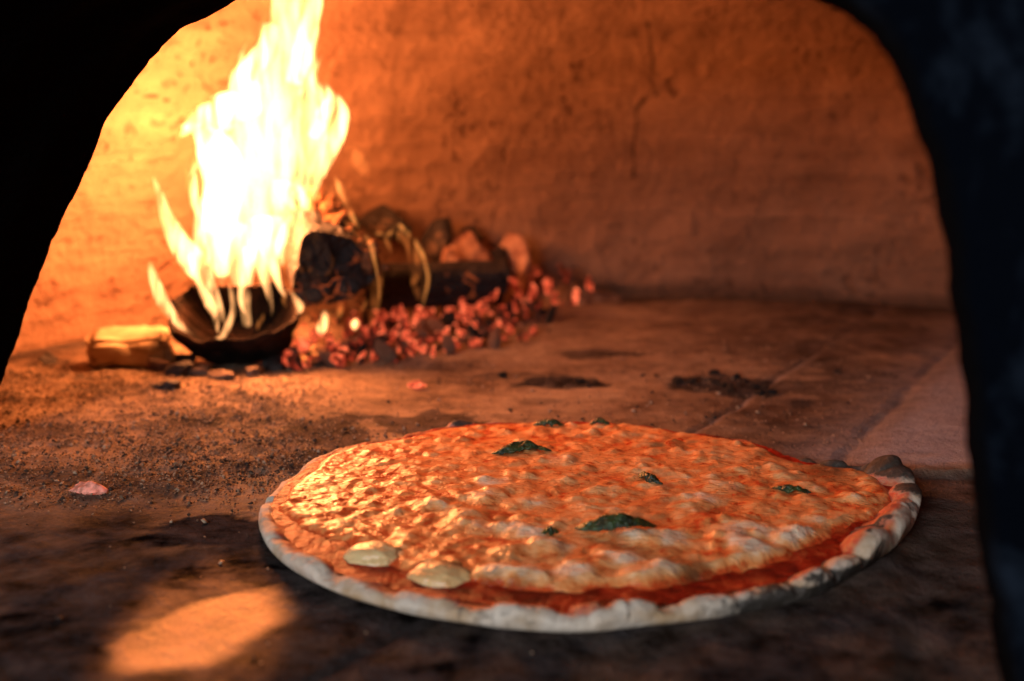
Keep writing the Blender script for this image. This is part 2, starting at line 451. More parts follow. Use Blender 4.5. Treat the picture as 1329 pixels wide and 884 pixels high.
# ------------------------------------------------------------------ PIZZA
OUT = [(336,672),(338,697),(345,712),(357,727),(372,740),(391,751),(449,778),(500,793),(534,802),(600,812),(635,818),(700,823),(737,825),(790,822),(830,816),(910,808),(992,794),(1061,779),(1096,757),(1125,742),(1148,727),(1181,696),(1190,680),(1192,658)]
REAR = [(1190,636),(1180,618),(1165,610),(1140,606),(1131,605),(1096,604),(1062,597),(1034,589),(992,572),(958,565),(920,560),(888,556),(836,549),(785,545),(720,544),(660,544),(629,545),(588,549),(550,553),(513,565),(480,569),(449,572),(415,585),(395,597),(374,612),(355,630),(341,648)]
pts = [G(x, y, .001) for x, y in OUT] + [G(x, y, .0075) for x, y in REAR]
PC = Vector((.041, .606, 0))
ang = np.array([math.atan2(p.y - PC.y, p.x - PC.x) for p in pts]); rad = np.array([math.hypot(p.y - PC.y, p.x - PC.x) for p in pts])
od = np.argsort(ang); ang, rad = ang[od], rad[od]
tg = np.linspace(-np.pi, np.pi, 361)[:-1]
rg = np.interp(tg, ang, rad, period=2 * np.pi)
ker = np.exp(-np.arange(-6, 7) ** 2 / 9.); ker /= ker.sum()
rg = np.convolve(np.r_[rg[-6:], rg, rg[:6]], ker, 'valid')
def RT(t): return np.interp(t, tg, rg, period=2 * np.pi)
def pol(px, py, z=.008):
    g = G(px, py, z); return math.atan2(g.y - PC.y, g.x - PC.x), math.hypot(g.x - PC.x, g.y - PC.y)
pizza = empty('pizza', PC, 'round thin cheese and tomato pizza with basil baking on the hearth floor', 'pizza')

def adiff(a, b): return (a - b + np.pi) % (2 * np.pi) - np.pi
def build_crust():
    nt = 1400
    t = np.linspace(-np.pi, np.pi, nt, endpoint=False); r = RT(t)
    front = sm(.3, -.4, np.sin(t))          # 1 to the camera
    right = sm(.75, .95, np.cos(t + .1))
    rim = .38 + .28 * front + .30 * right + .12 * vn(t * 6 , t * 0, 3) + .10 * vn(t * 15, t * 0 + 3, 5)
    wid = 1 + .18 * vn(t * 5, t * 0 + 9, 6) + .3 * right
    prof = [(.034, .0050), (.020, .0052), (.0145, .0060), (.0120, .0075), (.0095, .0092), (.0070, .0102), (.0045, .0102), (.0025, .0094), (.0010, .0078), (.0002, .0060), (0, .0045), (.0004, .0028), (.0015, .0012), (.0035, .0005), (.008, .0002), (.03, .0002)]
    pd = np.array(prof); cum = np.r_[0, np.cumsum(np.hypot(*np.diff(pd, axis=0).T))]
    k = 60; tt = np.linspace(0, cum[-1], k)
    # denser on the rim
    D = np.interp(tt, cum, pd[:, 0]); Zp = np.interp(tt, cum, pd[:, 1])
    D = np.convolve(np.pad(D, 2, 'edge'), [.1, .2, .4, .2, .1], 'valid'); Zp = np.convolve(np.pad(Zp, 2, 'edge'), [.1, .2, .4, .2, .1], 'valid')
    TT, DD = np.meshgrid(t, D, indexing='ij'); ZZ = np.repeat(Zp[None], nt, 0)
    top = np.repeat((np.arange(k) / k)[None], nt, 0)
    isb = sm(.003, .008, ZZ)
    DD = np.where(DD < .03, DD * wid[:, None] * (.55 + .30 * front + .35 * right)[:, None], DD)
    ZZ = np.where(ZZ > .002, .002 + (ZZ - .002) * rim[:, None], ZZ)
    RR = r[:, None] - DD
    s = TT * r.mean()
    nz = fbm(s * 70, DD * 70 + ZZ * 90, 51, 4, .55); nz2 = fbm(s * 260, DD * 200 + ZZ * 300, 52, 3)
    ZZ = ZZ + isb * (nz * .0016 + nz2 * .0004); RR = RR + (nz * .0012) * isb
    burn_dark = np.zeros_like(RR)
    def bub(px, py, rad_, h, bn=0, inset=.0):
        nonlocal ZZ, RR, burn_dark
        a, rr0 = pol(px, py, .006); rr0 = min(rr0, float(RT(np.array([a]))[0]) - rad_ * .35 - inset)
        x0 = rr0 * math.cos(a); y0 = rr0 * math.sin(a)
        d = np.hypot(RR * np.cos(TT) - x0, RR * np.sin(TT) - y0) / rad_
        w = np.sqrt(np.clip(1 - d * d, 0, 1)) * (isb > .01)
        ZZ = ZZ + w * h; RR = RR + w * h * .22
        if bn: burn_dark = np.maximum(burn_dark, sm(1.25, .45, d) * bn)
    bub(1160, 622, .017, .0075, 1.0); bub(1142, 616, .011, .004, .9); bub(1184, 648, .013, .006, .85); bub(1172, 664, .010, .003, .55)
    bub(1160, 672, .008, .004, .25); bub(1135, 716, .0135, .0085, 0); bub(1165, 690, .011, .006, .12); bub(1098, 738, .011, .004, .1)
    bub(1060, 760, .012, .004, .25); bub(1000, 780, .014, .003, .5); bub(930, 795, .012, .003, .35); bub(820, 788, .011, .0035, .05)
    bub(790, 800, .008, .003, .3); bub(760, 792, .007, .004, .1); bub(680, 800, .013, .003, 0); bub(560, 775, .014, .003, 0); bub(480, 750, .013, .0025, 0)
    bub(400, 735, .012, .0025, .0); bub(355, 690, .012, .003, 0); bub(1040, 600, .009, .002, .9); bub(1080, 606, .008, .003, .9)
    bub(600, 552, .010, .003, .8); bub(640, 550, .008, .002, .5); bub(540, 562, .009, .002, .3); bub(710, 549, .008, .003, .9); bub(780, 549, .007, .003, .9)
    pxx, pyy = topx(PC.x + RR * np.cos(TT), PC.y + RR * np.sin(TT), ZZ)
    nb = fbm(s * 45, DD * 60, 57, 3)
    burn_dark = np.maximum(burn_dark, sm(990, 1080, pxx) * sm(640, 606, pyy) * .85)
    burn_dark = np.maximum(burn_dark, sm(880, 1000, pxx) * sm(700, 740, pyy) * sm(.0105, .006, ZZ) * .95)  # front right side darkened towards its foot
    burn_dark = np.maximum(burn_dark, sm(.2, .6, nb) * .35 * sm(620, 580, pyy))
    burn_dark = np.maximum(burn_dark, sm(.10, .45, nb + nz2 * .4) * .75 * sm(740, 860, pxx) * sm(620, 660, pyy))
    burn_dark = np.maximum(burn_dark, sm(.30, .6, nb + nz2 * .4) * .4)
    greased = sm(.0045, .0078, DD + nz * .004) * (top < .5) * .9
    greased = np.maximum(greased, sm(.3, .8, np.sin(TT)) * (top < .55) * .75 * (ZZ > .004))
    V = np.stack([RR * np.cos(TT), RR * np.sin(TT), ZZ], -1).reshape(-1, 3)
    Fa = grid_faces(k, nt, wrap=True)[:, ::-1]
    me = mesh_np('crust', V, Fa)
    attr(me, 'burn_dark', burn_dark); attr(me, 'greased', greased)
    new_obj('crust', me, mat_crust(), pizza)
build_crust()

def fr_(py): return sm(600, 720, py)
def build_top():
    st = .00062; xs = np.arange(-.172, .172, st)
    X, Y = np.meshgrid(xs, xs); RH = np.hypot(X, Y); TH = np.arctan2(Y, X); S = RH / RT(TH); gap = RT(TH) - RH
    WX, WY = X + PC.x, Y + PC.y
    px, py = topx(WX, WY, .009)
    n = fbm(X * 50, Y * 50, 71, 4, .55); nl = fbm(X * 18, Y * 18, 72, 3); nf = fbm(X * 260, Y * 260, 73, 3)
    # sauce
    Zs = .0064 + n * .0011 + fbm(X * 140, Y * 140, 74, 3) * .0007
    Zs -= sm(.016, .009, gap) * .0016 * 0
    toast = sm(.25, .5, fbm(X * 38, Y * 38, 75, 3)) * .6
    toast = np.maximum(toast, blob(px, py, 815, 782, 22, 9)); toast = np.maximum(toast, blob(px, py, 778, 780, 12, 7))
    Fa = grid_faces(len(xs), len(xs))
    ok = (gap.ravel()[Fa] > .0085 + 0 * .0).all(1)
    edge = .0055 + nl * .0022 + n * .001 + .004 * sm(-.1, -.6, np.sin(TH))
    ok = ((gap - edge).ravel()[Fa] > 0).all(1)
    V = np.stack([X, Y, Zs], -1).reshape(-1, 3)
    V2, F2, at = compact(V, Fa[ok], dict(toast=np.clip(toast, 0, 1).ravel()))
    me = mesh_np('sauce', V2, F2)
    for k, v in at.items(): attr(me, k, v)
    new_obj('sauce', me, mat_sauce(), pizza)
    # cheese
    Z = .0086 + nl * .0012 + n * .0007 + .0022 * sm(.16, .05, RH)
    cream = .27 + nl * .26 + n * .18
    fr = sm(600, 700, py)                            # larger lumps nearer the rim at the front
    def lump(x0, y0, r, h, cr, pw=.8):
        nonlocal Z, cream
        i0, i1 = np.searchsorted(xs, [x0 - r, x0 + r]); j0, j1 = np.searchsorted(xs, [y0 - r, y0 + r])
        sl = (slice(j0, j1), slice(i0, i1))
        ax = 1 + .2 * math.sin(x0 * 900); d2 = (((X[sl] - x0) / r) ** 2 * ax + ((Y[sl] - y0) / r) ** 2) * (1 + .15 * n[sl])
        w = np.clip(1 - d2, 0, 1) ** (pw + .25)
        Z[sl] = Z[sl] + .62 * w * h ; cream[sl] += w * cr
    rs = np.random.default_rng(5)
    for k in range(260):
        a = rs.uniform(0, 6.283); q = math.sqrt(rs.uniform(0, 1)) * .15; x0, y0 = q * math.cos(a), q * math.sin(a)
        ppx, ppy = topx(np.array(x0 + PC.x), np.array(y0 + PC.y), .009)
        f_ = float(sm(590, 700, ppy)); l_ = float(sm(620, 420, ppx))
        r = rs.uniform(.004, .010) * (1 + .25 * f_) * (1 - .25 * l_)
        lump(x0, y0, r, r * rs.uniform(.16, .34) * (1 - .5 * l_), rs.uniform(-.12, .42) * (.55 + .9 * f_), .75)
    for k in range(1100):
        a = rs.uniform(0, 6.283); q = math.sqrt(rs.uniform(0, 1)) * .155; r = rs.uniform(.0020, .0048)
        lump(q * math.cos(a), q * math.sin(a), r, r * rs.uniform(.22, .42), rs.uniform(-.08, .12), .45)
    for (a_, b_, rr_, hh, cc) in [(690, 745, .011, .005, .6), (640, 742, .009, .004, .6), (848, 748, .016, .0075, .35), (985, 715, .013, .004, .6), (870, 702, .012, .003, .7), (1000, 735, .011, .004, .3),
                                  (415, 697, .009, .004, .9), (640, 628, .010, .002, .7), (915, 650, .012, .003, .6), (960, 690, .014, .004, .55), (700, 655, .013, .003, .5), (1120, 690, .010, .004, .2),
                                  (1100, 676, .009, .003, .2), (745, 742, .010, .004, .8), (600, 668, .013, .003, .3), (720, 600, .012, .002, .3), (620, 648, .010, .002, .4), (1050, 650, .012, .003, .3),
                                  (560, 655, .010, .003, .2), (800, 725, .013, .004, .5), (910, 738, .010, .004, .1), (450, 660, .008, .002, .1), (690, 690, .012, .003, .4), (1040, 700, .012, .003, .5)]:
        g = G(a_, b_, .010); lump(g.x - PC.x, g.y - PC.y, rr_, hh * .75, cc, .75)
    for _ in range(7):
        Z[1:-1, 1:-1] = (Z[1:-1, 1:-1] * 2 + Z[:-2, 1:-1] + Z[2:, 1:-1] + Z[1:-1, :-2] + Z[1:-1, 2:]) / 6
    Z += nf * .00016 + fbm(X * 130, Y * 130, 79, 3) * (.00018 + .0003 * sm(640, 430, px))
    # left part is a fine skin of wrinkles
    lf = sm(640, 430, px)
    rip = fbm(X * 170 + Y * 60, Y * 330 - X * 60, 80, 3, .5)
    Z += lf * rip * .0006
    cream -= lf * .10
    # border of the melted layer: sauce shows near the front rim
    bw = .0062 + (.011 + .009 * sm(.5, -.2, np.cos(TH))) * sm(-.10, -.62, np.sin(TH)) + .006 * sm(.6, .95, np.cos(TH + .5))
    m_ = gap - (bw + n * .004 + nl * .010 + fbm(X * 26, Y * 26, 90, 3) * .005 * sm(.1, -.3, np.sin(TH))) - .003
    hole = sm(.30, .55, fbm(X * 33 + 9, Y * 33, 83, 4, .55)) * sm(.115, .13, RH) * sm(.1, -.2, Y)
    m_ = m_ - hole * .006
    eg = sm(-.003, .010, m_); Z = Z * eg + .0040 * (1 - eg); cream = cream * sm(.15, 1.0, eg) ** 1.5 - .10 * (1 - eg)
    tst = sm(.42, .62, fbm(X * 42, Y * 42, 85, 4)) * .55
    for (a_, b_, r_, q_) in [(900, 742, 24, .9), (578, 716, 22, .5), (1075, 608, 40, .9), (1010, 590, 30, .5), (870, 575, 9, .4), (930, 575, 6, .6), (790, 770, 10, .6)]:
        tst = np.maximum(tst, blob(px, py, a_, b_, r_, r_ * .55) * q_)
    tst = np.maximum(tst, sm(960, 1040, px) * sm(626, 604, py) * sm(.034, .016, gap) * np.clip(.85 + n, 0, 1))
    tst = np.maximum(tst, sm(.15, .45, n) * sm(.018, .010, gap) * sm(600, 570, py) * .8)
    V = np.stack([X, Y, Z], -1).reshape(-1, 3)
    ok = (m_.ravel()[Fa] > -.003).all(1)
    V2, F2, at = compact(V, Fa[ok], dict(toast=np.clip(tst, 0, 1).ravel(), cream=np.clip(cream, 0, 1.1).ravel()))
    me = mesh_np('cheese', V2, F2)
    for k, v in at.items(): attr(me, k, v)
    new_obj('cheese', me, mat_cheese(), pizza)
    return X, Y, Z, xs
TX, TY, TZ, TXS = build_top()
def top_z(x, y):
    i = int(np.clip(np.searchsorted(TXS, x), 0, len(TXS) - 1)); j = int(np.clip(np.searchsorted(TXS, y), 0, len(TXS) - 1))
    return float(TZ[j, i])

def ico(sub=3):
    import bmesh
    bm = bmesh.new(); bmesh.ops.create_icosphere(bm, subdivisions=sub, radius=1)
    V = np.array([v.co[:] for v in bm.verts]); Fa = np.array([[v.index for v in f.verts] for f in bm.faces]); bm.free()
    return V, Fa
# two pale lumps of mozzarella at the front left
ML = M('pale_mozzarella'); co_ = ML.coord(); n_ = ML.noise(co_, 130, 4, .6); n2_ = ML.noise(co_, 45, 3)
c_ = ML.mix(ML.rng(n2_, .40, .66), (.80, .58, .27), (.74, .36, .12)); c_ = ML.mix(ML.math('MULTIPLY', ML.attr('toast'), ML.rng(n_, .3, .6, .5, 1)), c_, (.10, .035, .015))
ML.bsdf(c_, .35, ML.bump(n_, .0012), .5)
V0, F0 = ico(5)
for (x_, y_, wx, wy, h_, toastdir) in [(486, 712, .0140, .0118, .0062, (.55, .75, .1)), (572, 737, .0142, .0110, .0060, (.25, .75, .5))]:
    g = G(x_, y_, .010); lx, ly = g.x - PC.x, g.y - PC.y
    V = V0.copy(); nn = np.array([mnoise.fractal(Vector(v * 1.6 + x_), 1, 2, 3) for v in V])
    V = V * (1 + .13 * nn[:, None]); tv = np.zeros(len(V))
    if toastdir: td = Vector(toastdir).normalized(); tv = sm(.60, .88, V0 @ np.array(td[:]) + nn * .15)
    V = V * np.array([wx, wy, h_]); V = V[:, :]
    ca, sa = math.cos(-.35), math.sin(-.35)
    V = np.stack([V[:, 0] * ca - V[:, 1] * sa, V[:, 0] * sa + V[:, 1] * ca, V[:, 2]], -1) + np.array([lx, ly, .0057])
    me = mesh_np('mozzarella_lump', V, F0); attr(me, 'toast', tv)
    new_obj('mozzarella_lump', me, ML.m, pizza)

LEAF = mat_leaf()
def leaf(px, py, length, width, rot, curl=.0030, lift=.0012):
    g = G(px, py, .011); lx, ly = g.x - PC.x, g.y - PC.y; z0 = top_z(lx, ly)
    nu, nv = 44, 18; V = []
    for i in range(nu):
        u = i / (nu - 1); w = width * (math.sin(math.pi * min(1, u * 1.0)) ** .7) * (1 - .25 * u) * (1 + .18 * mnoise.noise(Vector((u * 7, px, 0))))
        for j in range(nv):
            v = j / (nv - 1) * 2 - 1
            x = (u - .5) * length; y = v * w / 2 + .08 * length * math.sin(u * 5 + px)
            tp = max(0, math.sin(math.pi * u)) ** .8
            z = (curl * (1 - abs(v) ** 1.5) + .0011 * mnoise.noise(Vector((u * 9, v * 3, px * .1))) + .0006 * mnoise.noise(Vector((u * 25, v * 8, px * .1))) + .0016 * mnoise.noise(Vector((u * 5, v * 1.5, px))) + curl * .5 * math.sin(u * math.pi)) * tp
            xr = x * math.cos(rot) - y * math.sin(rot); yr = x * math.sin(rot) + y * math.cos(rot)
            V.append((lx + xr, ly + yr, max(top_z(lx + xr, ly + yr) + .0002, z0 - .001) * .5 + z0 * .5 + z + lift * .3 * tp))
    me = mesh_np('basil_leaf', V, grid_faces(nv, nu))
    o = new_obj('basil_leaf', me, LEAF, pizza)
    s = o.modifiers.new('thickness', 'SOLIDIFY'); s.thickness = .0006
    return o
leaf(677, 586, .034, .011, .05); leaf(843, 625, .019, .0075, -.9, .002); leaf(1027, 635, .019, .006, -.35, .0015)
leaf(800, 691, .038, .013, .12, .0042, .003); leaf(714, 693, .008, .0045, .2, .001); leaf(712, 549, .019, .006, 0, .002); leaf(778, 548, .012, .005, 0, .0015)

# ------------------------------------------------------------------ chunks
def chunk(seed, sub=3, planes=11, rough=.06, sx=1, sy=1, sz=1):
    V, Fa = ico(sub); r_ = np.random.default_rng(seed)
    nrm = r_.normal(size=(planes, 3)); nrm /= np.linalg.norm(nrm, axis=1)[:, None]; hh = r_.uniform(.55, .95, planes)
    dt = V @ nrm.T; rr = np.where(dt > .05, hh / np.maximum(dt, .05), 9).min(1); rr = np.minimum(rr, 1.25)
    nn = np.array([mnoise.fractal(Vector(v * 2.2) + Vector((seed * 3.1, 0, 0)), 1, 2, 4) for v in V])
    V = V * (rr * (1 + rough * nn * 2))[:, None] * np.array([sx, sy, sz])
    return V, Fa
EM = mat_ember()
ember_meshes = []
for k in range(10):
    V, Fa = chunk(100 + k, 2, 7, .12, 1.25, random.uniform(.5, .85), random.uniform(.38, .7))
    me = mesh_np('ember', V, Fa); me.materials.append(EM); ember_meshes.append(me)
ORG = mat_simple('ashen_coal', (.20, .08, .05), (.55, .30, .18), 60, .9, .004, .2)
DRK = mat_char('dark_coal', .15)
ash_meshes, dark_meshes = [], []
for k in range(12):
    V, Fa = chunk(140 + k, 2, 7, .12, 1.3, random.uniform(.5, .85), random.uniform(.4, .7))
    me = mesh_np('ashen_coal', V, Fa); me.materials.append(DRK if k % 3 == 0 else ORG); (dark_meshes if k % 3 == 0 else ash_meshes).append(me)
def put(name, me, loc, size, rot=None):
    o = bpy.data.objects.new(name, me); COL.objects.link(o); o.location = loc; o.scale = (size,) * 3
    o.rotation_euler = rot or (random.uniform(0, 6), random.uniform(0, 6), random.uniform(0, 6)); return o
# pile of embers: polygon in the hearth plane
poly = [(350, 452), (368, 432), (430, 418), (500, 405), (560, 400), (620, 392), (660, 380), (720, 376), (775, 380), (772, 396), (735, 412), (715, 432), (690, 444), (600, 458), (520, 468), (440, 478), (385, 482), (352, 472)]
def inpoly(x, y, pl):
    c = False; j = len(pl) - 1
    for i in range(len(pl)):
        xi, yi = pl[i]; xj, yj = pl[j]
        if (yi > y) != (yj > y) and x < (xj - xi) * (y - yi) / (yj - yi) + xi: c = not c
        j = i
    return c
cnt = 0; tries = 0
while cnt < 415 and tries < 12000:
    tries += 1
    x, y = random.uniform(345, 780), random.uniform(376, 482)
    if not inpoly(x, y, poly): continue
    g = G(x, y)
    if math.hypot(g.x - CX, g.y - CY) > R - .03: continue
    dense = 1 if x < 690 else .35
    if random.random() > dense: continue
    back = (470 - y) / 90.
    z = random.uniform(.0, .013) * max(.2, min(1, back * 1.6 + .2))
    s = random.choice((.0024, .003, .0036, .0045, .0055, .0078)) * random.uniform(.85, 1.15)
    q = random.random()
    if q < .66:
        o = put('ember', random.choice(ember_meshes), (g.x, g.y, z + s * .55), s)
        tag(o, 'red glowing ember chunk in the heap below and right of the logs', 'ember', 'embers heaped beside the burning logs')
    else:
        o = put('ashen_coal', random.choice(ash_meshes if q < .88 else dark_meshes), (g.x, g.y, z + s * .65), s * 1.15)
        if q < .88: tag(o, 'ash coated brown coal lump lying among the red embers', 'coal', 'ash coated coals among the embers')
        else: tag(o, 'black unlit coal lump lying among the red embers', 'coal', 'black coals among the embers')
    cnt += 1
# embers climbing up to the right end of the dark log
for (x, y, dpt, s) in [(650, 372, 1.2, .010), (640, 385, 1.19, .010), (655, 362, 1.22, .008), (668, 395, 1.2, .009), (690, 380, 1.24, .010), (700, 395, 1.22, .009), (710, 370, 1.28, .010),
                       (730, 348, 1.33, .011), (735, 360, 1.33, .009), (748, 385, 1.28, .010), (670, 372, 1.24, .011), (625, 395, 1.18, .010), (607, 405, 1.16, .010), (690, 362, 1.27, .009),
                       (720, 385, 1.27, .009), (600, 392, 1.18, .008), (515, 402, 1.13, .009), (524, 410, 1.12, .009), (765, 372, 1.33, .010), (697, 350, 1.3, .007)]:
    o = put('ember', random.choice(ember_meshes), P(x, y, dpt), s * .72)
    tag(o, 'red glowing ember chunk in the heap below and right of the logs', 'ember', 'embers heaped beside the burning logs')
# a dark bed that carries the raised embers
def mound(name, cx, cy, rx, ry, h, mat, seed, label, cat):
    nn_ = 90; a = np.linspace(0, 1, nn_); Th, Rr = np.meshgrid(np.linspace(0, 2 * np.pi, 120, endpoint=False), a, indexing='ij')
    n = fbm(np.cos(Th) * 2 * Rr + seed, np.sin(Th) * 2 * Rr, seed, 4, .6)
    Rm = Rr * (1 + .18 * fbm(np.cos(Th) * 1.5 + seed, np.sin(Th) * 1.5, seed + 3, 2))
    X = cx + rx * Rm * np.cos(Th); Y = cy + ry * Rm * np.sin(Th)
    Z = h * (1 - Rr ** 2) * (1 + .6 * n) + (fbm(X * 90, Y * 90, seed, 3, .6) * .004) * (1 - Rr ** 3) - .004
    me = mesh_np(name, np.stack([X, Y, Z], -1).reshape(-1, 3), grid_faces(nn_, 120, wrap=True)); localize(me, (cx, cy, 0))
    o = new_obj(name, me, mat); o.location = (cx, cy, 0); return o
ASH = mat_simple('grey_ash', (.10, .06, .045), (.34, .22, .16), 70, .95, .003, .1)
CHR = mat_char('charcoal', .25)
g1 = G(650, 392)
tag(mound('ash_bed', g1.x + .01, g1.y + .025, .13, .075, .030, ASH, 4, '', ''), 'low bed of ash and coals under the embers', 'ash', kind='stuff')
g2 = G(430, 440); tag(mound('ash_bed', g2.x, g2.y + .02, .10, .05, .012, ASH, 8, '', ''), 'thin ash layer under the flames', 'ash', kind='stuff')

# rocks / coals that stand out
def rock(name, px, py, depth, size, seed, mat, label, cat, sc3=(1, 1, 1), rot=(0, 0, 0), ground=False, group=None):
    V, Fa = chunk(seed, 4, 12, .06, *sc3); me = mesh_np(name, V * size, Fa)
    if ground:
        g = G(px, py); loc = (g.x, g.y, size * sc3[2] * .45)
    else: loc = P(px, py, depth)
    o = new_obj(name, me, mat, smooth=True); o.location = loc; o.rotation_euler = rot
    return tag(o, label, cat, group)
rock('charcoal', 668, 352, 1.33, .030, 21, ORG, 'pointed ash coated orange coal behind right end of the long log', 'coal', (.85, .8, 1.25), (.1, 0, .4))
rock('charcoal', 603, 330, 1.30, .026, 22, ORG, 'round ash coated coal resting above the long dark log', 'coal', (1, .9, .9))
rock('charcoal', 563, 312, 1.29, .020, 23, DRK, 'black coal standing upright behind the long log', 'coal', (.9, .8, 1.3))
rock('charcoal', 496, 290, 1.28, .026, 24, DRK, 'black coal behind the flames above the leaning log', 'coal', (1.2, .8, .7))
rock('charcoal', 612, 308, 1.33, .013, 26, DRK, 'small dark coal on top of the heap by the wall', 'coal')
rock('charcoal', 582, 342, 1.24, .014, 27, ORG, 'small pale coal on top of the long log', 'coal')
rock('charcoal', 640, 345, 1.31, .020, 28, DRK, 'dark coal between round and pointed ashen coals', 'coal')
rock('charcoal', 815, 382, 1.37, .012, 31, ORG, 'lone dull coal at foot of back wall right of embers', 'coal', (1.6, 1, .6), (0, 0, .4), True)
rock('charcoal', 797, 380, 1.37, .009, 32, DRK, 'small dark coal at foot of back wall beside last embers', 'coal', (1.2, 1, .6), (0, 0, .4), True)
# lone embers on the hearth floor
PK = M('pink_ember'); co_ = PK.coord(); n_ = PK.noise(co_, 220, 4, .6)
b_ = PK.bsdf(PK.mix(PK.rng(n_, .4, .6), (.55, .20, .13), (.70, .38, .28)), .8, PK.bump(n_, .001), .2)
b_.inputs['Emission Color'].default_value = (1, .10, .04, 1); PK.l(PK.rng(n_, .42, .7, 0, .5), b_.inputs['Emission Strength'])
rock('ember', 115, 641, 0, .0066, 41, PK.m, 'lone pinkish ember lying on the gritty floor at left', 'ember', (1.75, .75, .62), (0, .08, -.45), True)
g_ = G(542, 505); tag(put('ember', ember_meshes[1], (g_.x, g_.y, .0035), .0062, (0, 0, .3)), 'small lone ember on floor between fire and pizza', 'ember')
rock('ember', 520, 640, 0, .001, 43, EM, 'x', 'ember') if False else None
rock('stone', 150, 462, 0, .012, 45, ASH, 'small ashy lump before the pale wood block', 'debris', (1.6, .9, .7), (0, 0, .3), True)
for i, (x, y, s_) in enumerate([(205, 478, .010), (232, 486, .012), (262, 484, .010), (215, 505, .009), (186, 470, .009), (60, 470, .008), (290, 490, .008), (240, 470, .009), (330, 487, .007), (352, 478, .008)]):
    rock('charcoal', x, y, 0, s_, 50 + i, DRK if i % 2 else mat_simple('coal_dust', (.05, .03, .02), (.2, .12, .08), 80), 'small charred fragment strewn on floor in front of the bowl shaped log', 'coal', (1.3, 1, .6), (0, 0, i), True, 'charred fragments on floor before the fire')

# pale block of firewood at left
def block():
    import bmesh
    bm = bmesh.new(); bmesh.ops.create_cube(bm, size=1)
    bmesh.ops.scale(bm, vec=(.064, .040, .026), verts=bm.verts)
    bmesh.ops.bevel(bm, geom=bm.edges[:], offset=.004, segments=3, affect='EDGES')
    bmesh.ops.subdivide_edges(bm, edges=bm.edges[:], cuts=9, use_grid_fill=True)
    for v in bm.verts:
        k = mnoise.fractal(v.co * 32, 1, 2, 5) * .008 + mnoise.noise(Vector((v.co.x * 30, v.co.y * 250, v.co.z * 250))) * .0015
        v.co += v.co.normalized() * k
    me = bpy.data.meshes.new('firewood'); bm.to_mesh(me); bm.free()
    m = M('pale_wood'); co = m.coord(); st = m.n('ShaderNodeMapping'); m.l(co, st.inputs[0]); st.inputs['Scale'].default_value = (.2, 1, 1)
    n = m.noise(st.outputs[0], 180, 4, .6, .4); n2 = m.noise(co, 60, 4)
    c = m.mix(m.rng(n, .35, .65), (.52, .40, .25), (.30, .19, .10)); c = m.mix(m.rng(n2, .58, .70, 0, .7), c, (.08, .05, .03))
    m.bsdf(c, .8, m.bump(n, .002), .25)
    o = new_obj('firewood', me, m.m); g = G(165, 477); o.location = (g.x, g.y + .012, .014); o.rotation_euler = (.12, -.03, .22)
    tag(o, 'short pale block of firewood lying left of the flames', 'firewood')
block()

# logs ------------------------------------------------------------------
def log(name, p0, p1, r0, r1, mat, label, seed, flat=1.0, nbump=.09):
    p0, p1 = Vector(p0), Vector(p1); ax = (p1 - p0); L = ax.length
    nu, nv = 90, 110
    V = []
    rows = []
    for i in range(nu): rows.append((i / (nu - 1), 1.0))
    caps = [.94, .82, .66, .48, .3, .12, .001]
    seq = [(0, c) for c in caps[::-1]] + rows + [(1, c) for c in caps]
    for (u, cr) in seq:
        r = r0 + (r1 - r0) * u
        for j in range(nv):
            a = j / nv * 2 * math.pi
            d = Vector((math.cos(a), math.sin(a), 0))
            k = mnoise.fractal(Vector((d.x * 1.1 + seed, d.y * 1.1, u * L / r * .35)), 1, 2, 5) * nbump * 1.6
            fc = max(abs(math.cos(a * 1.5 + seed)), .0) * .26
            rr = r * (1 + k - fc) * cr
            end = 0
            if cr < 1 or u in (0, 1):
                end = (mnoise.fractal(Vector((d.x * cr * 2.4, d.y * cr * 2.4, seed + u * 9)), 1, 2, 5)) * r * .22 + (1 - cr) * r * .12
                end = -end if u == 0 else end
            V.append((rr * d.x, rr * d.y * flat, u * L + end))
    me = mesh_np(name, V, grid_faces(nv, len(seq)).copy() if False else _wrapgrid(nv, len(seq)))
    o = new_obj(name, me, mat); o.location = p0; o.rotation_mode = 'QUATERNION'; o.rotation_quaternion = ax.to_track_quat('Z', 'Y')
    return tag(o, label, 'log')
def _wrapgrid(nv, nu):
    i = np.arange(nu - 1)[:, None]; j = np.arange(nv)[None]; j2 = (j + 1) % nv
    return np.stack([i * nv + j, i * nv + j2, (i + 1) * nv + j2, (i + 1) * nv + j], -1).reshape(-1, 4)
ML1 = mat_char('charred_log_bark', .62, (.42, .20, .09), 1.2, (.016, .010, .008))
ML2 = mat_char('charred_log', .05, (.12, .065, .04), .8, (.008, .006, .006))
lg = log('log', P(430, 350, 1.01), P(398, 290, 1.13), .0405, .038, ML2, 'thick black charred log leaning up into the flames at left', 3, .92, .07)
log('log', P(470, 368, 1.15), P(648, 364, 1.21), .0265, .0265, ML2, 'long black charred log lying on the embers right of the flames', 7, .95, .05)
log('log', P(395, 238, 1.17), P(440, 300, 1.16), .010, .014, ML1, 'small charred stick standing behind the thick leaning log', 13)
